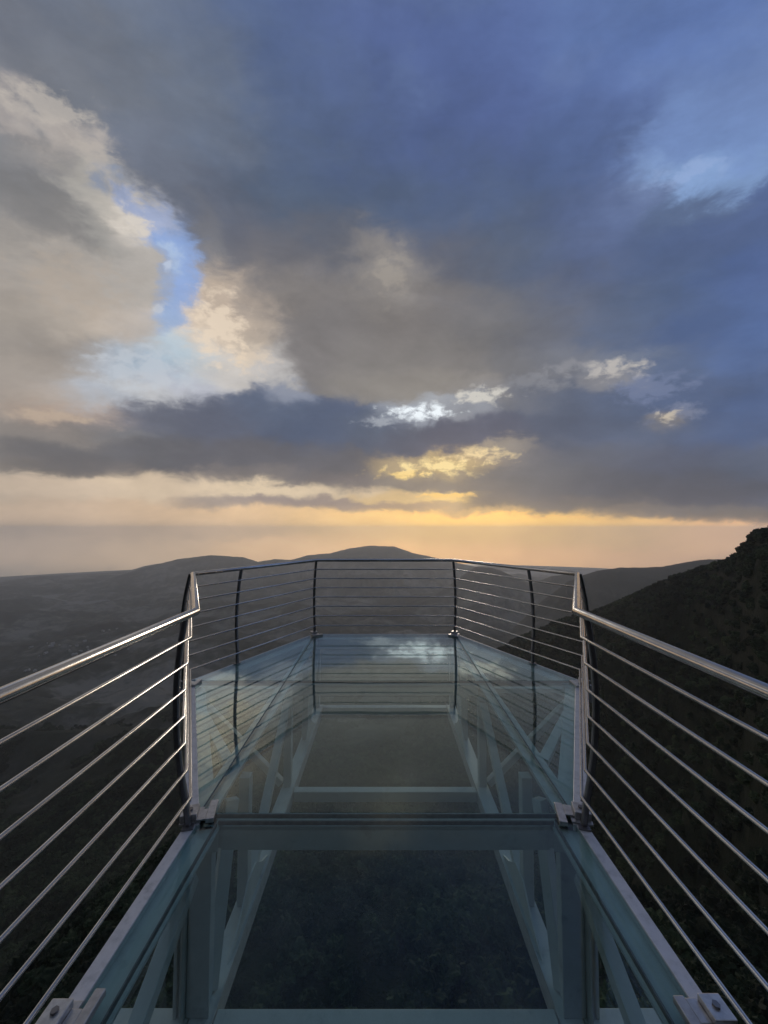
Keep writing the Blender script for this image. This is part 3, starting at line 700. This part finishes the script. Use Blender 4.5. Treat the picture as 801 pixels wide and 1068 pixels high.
def build_forest():
    rng = np.random.default_rng(5)
    def ring(r0, r1, sp, n_az=1.0):
        n = int(R(116) / 2 * (r1 * r1 - r0 * r0) / sp ** 2)
        r = np.sqrt(rng.uniform(r0 * r0, r1 * r1, n)); a = rng.uniform(R(-58), R(58), n); return r, a, np.full(n, sp)
    parts = [ring(14, 330, 5.2), ring(330, 800, 4.8), ring(800, 1500, 6.4)]
    r = np.concatenate([p[0] for p in parts]); a = np.concatenate([p[1] for p in parts]); sp = np.concatenate([p[2] for p in parts])
    # the near hillside on the right carries its trees farther out
    n = 9000; r2 = rng.uniform(1500, 1900, n); a2 = rng.uniform(R(8), R(58), n)
    r = np.concatenate([r, r2]); a = np.concatenate([a, a2]); sp = np.concatenate([sp, np.full(n, 9.5)])
    x, y = r * np.sin(a), r * np.cos(a); z = height(x, y)
    clear = fbm(x, y, 130, 4, 91); keep = (clear > -.55) & (y > 9)
    keep &= ~((r > 900) & (a < R(5)) & (clear < .12))
    x, y, z, sp = x[keep], y[keep], z[keep], sp[keep]
    rad = sp * rng.uniform(.42, .95, len(x)) * (1 + .5 * fbm(x, y, 60, 2, 33))
    print('trees', len(x))
    groups = 4
    col = bpy.data.collections.new('crown_shapes')
    for k in range(groups):
        o = bpy.data.objects.new('tree_crown', crown(k + 1, 4)); col.objects.link(o)
    me = bpy.data.meshes.new('forest'); me.vertices.add(len(x)); me.vertices.foreach_set('co', np.stack([x, y, z - rad * .25], -1).astype(np.float32).ravel())
    at = me.attributes.new('crown_radius', 'FLOAT', 'POINT'); at.data.foreach_set('value', rad.astype(np.float32))
    at = me.attributes.new('turn', 'FLOAT', 'POINT'); at.data.foreach_set('value', rng.uniform(0, 6.28, len(x)).astype(np.float32))
    o = bpy.data.objects.new('forest', me); C.objects.link(o); tag(o, 'dark dense forest canopy covering the slopes below the platform', 'forest', kind='stuff')
    ng = bpy.data.node_groups.new('forest_scatter', 'GeometryNodeTree')
    ng.interface.new_socket('Geometry', in_out='INPUT', socket_type='NodeSocketGeometry'); ng.interface.new_socket('Geometry', in_out='OUTPUT', socket_type='NodeSocketGeometry')
    n = ng.nodes.new; L = ng.links.new
    gi, go = n('NodeGroupInput'), n('NodeGroupOutput'); ip = n('GeometryNodeInstanceOnPoints'); ci = n('GeometryNodeCollectionInfo')
    ci.inputs['Collection'].default_value = col; ci.inputs['Separate Children'].default_value = True; ci.inputs['Reset Children'].default_value = True
    na = n('GeometryNodeInputNamedAttribute'); na.data_type = 'FLOAT'; na.inputs['Name'].default_value = 'crown_radius'
    nb = n('GeometryNodeInputNamedAttribute'); nb.data_type = 'FLOAT'; nb.inputs['Name'].default_value = 'turn'
    cv = n('ShaderNodeCombineXYZ'); mp = n('GeometryNodeMeshToPoints')
    L(gi.outputs[0], mp.inputs['Mesh']); L(mp.outputs[0], ip.inputs['Points']); L(ci.outputs[0], ip.inputs['Instance']); ip.inputs['Pick Instance'].default_value = True
    L(nb.outputs['Attribute'], cv.inputs[2]); L(cv.outputs[0], ip.inputs['Rotation']); L(na.outputs['Attribute'], ip.inputs['Scale']); L(ip.outputs[0], go.inputs[0])
    md = o.modifiers.new('scatter', 'NODES'); md.node_group = ng

def build_village():
    rng = random.Random(4); k = 0
    spots = [(62, 672, 16, 3), (88, 675, 14, 4), (40, 682, 10, 3), (112, 658, 8, 2), (28, 700, 8, 3), (120, 681, 10, 3)]
    proto = None
    for (cx, cy, sx, sy) in spots:
        for q in range(7 if sx > 12 else 3):
            px, py = rng.gauss(cx, sx), rng.gauss(cy, sy); d = sky_dir(px, py); t = np.arange(500.0, 9000.0, 12.0)
            hs = height(d.x * t, d.y * t); hit = np.nonzero(1.7 + d.z * t < hs)[0]; i = hit[0] if len(hit) else -1
            x, y, h = d.x * t[i], d.y * t[i], float(hs[i])
            if proto is None:
                m = MB(); w, l, hh, rf = 6, 10, 7, 11
                vs = [(-w, -l, -4), (w, -l, -4), (w, l, -4), (-w, l, -4), (-w, -l, hh), (w, -l, hh), (w, l, hh), (-w, l, hh), (0, -l, rf), (0, l, rf)]
                m.add(vs, [(0, 3, 2, 1), (0, 1, 5, 8, 4), (2, 3, 7, 9, 6), (1, 2, 6, 5), (3, 0, 4, 7), (4, 8, 9, 7), (5, 6, 9, 8)])
                o = proto = m.build('house', M['house']); tag(o, 'tiny pale house in the village on the valley floor beyond the left handrail', 'house', 'village houses on the valley floor')
            else: o = proto.copy(); C.objects.link(o)
            o.location = (x, y, h); o.rotation_euler.z = rng.uniform(0, 3.1); s = rng.uniform(.5, 1.1); o.scale = (s, s * rng.uniform(.8, 1.4), s)

def build_light():
    ld = bpy.data.lights.new('sun', 'SUN'); ld.energy = SUN_E; ld.angle = R(10); ld.color = (1, .86, .70)
    o = bpy.data.objects.new('sun', ld); C.objects.link(o)
    d = Vector((math.sin(SUN_AZ) * math.cos(SUN_EL), math.cos(SUN_AZ) * math.cos(SUN_EL), math.sin(SUN_EL)))
    o.rotation_euler = d.to_track_quat('Z', 'Y').to_euler(); o.location = (5, 30, 12)
SUN_E = .5
build_world(); make_materials(); build_camera()
import time
for f in (build_platform, build_railing, build_terrain, build_forest, build_village, build_light):
    f()
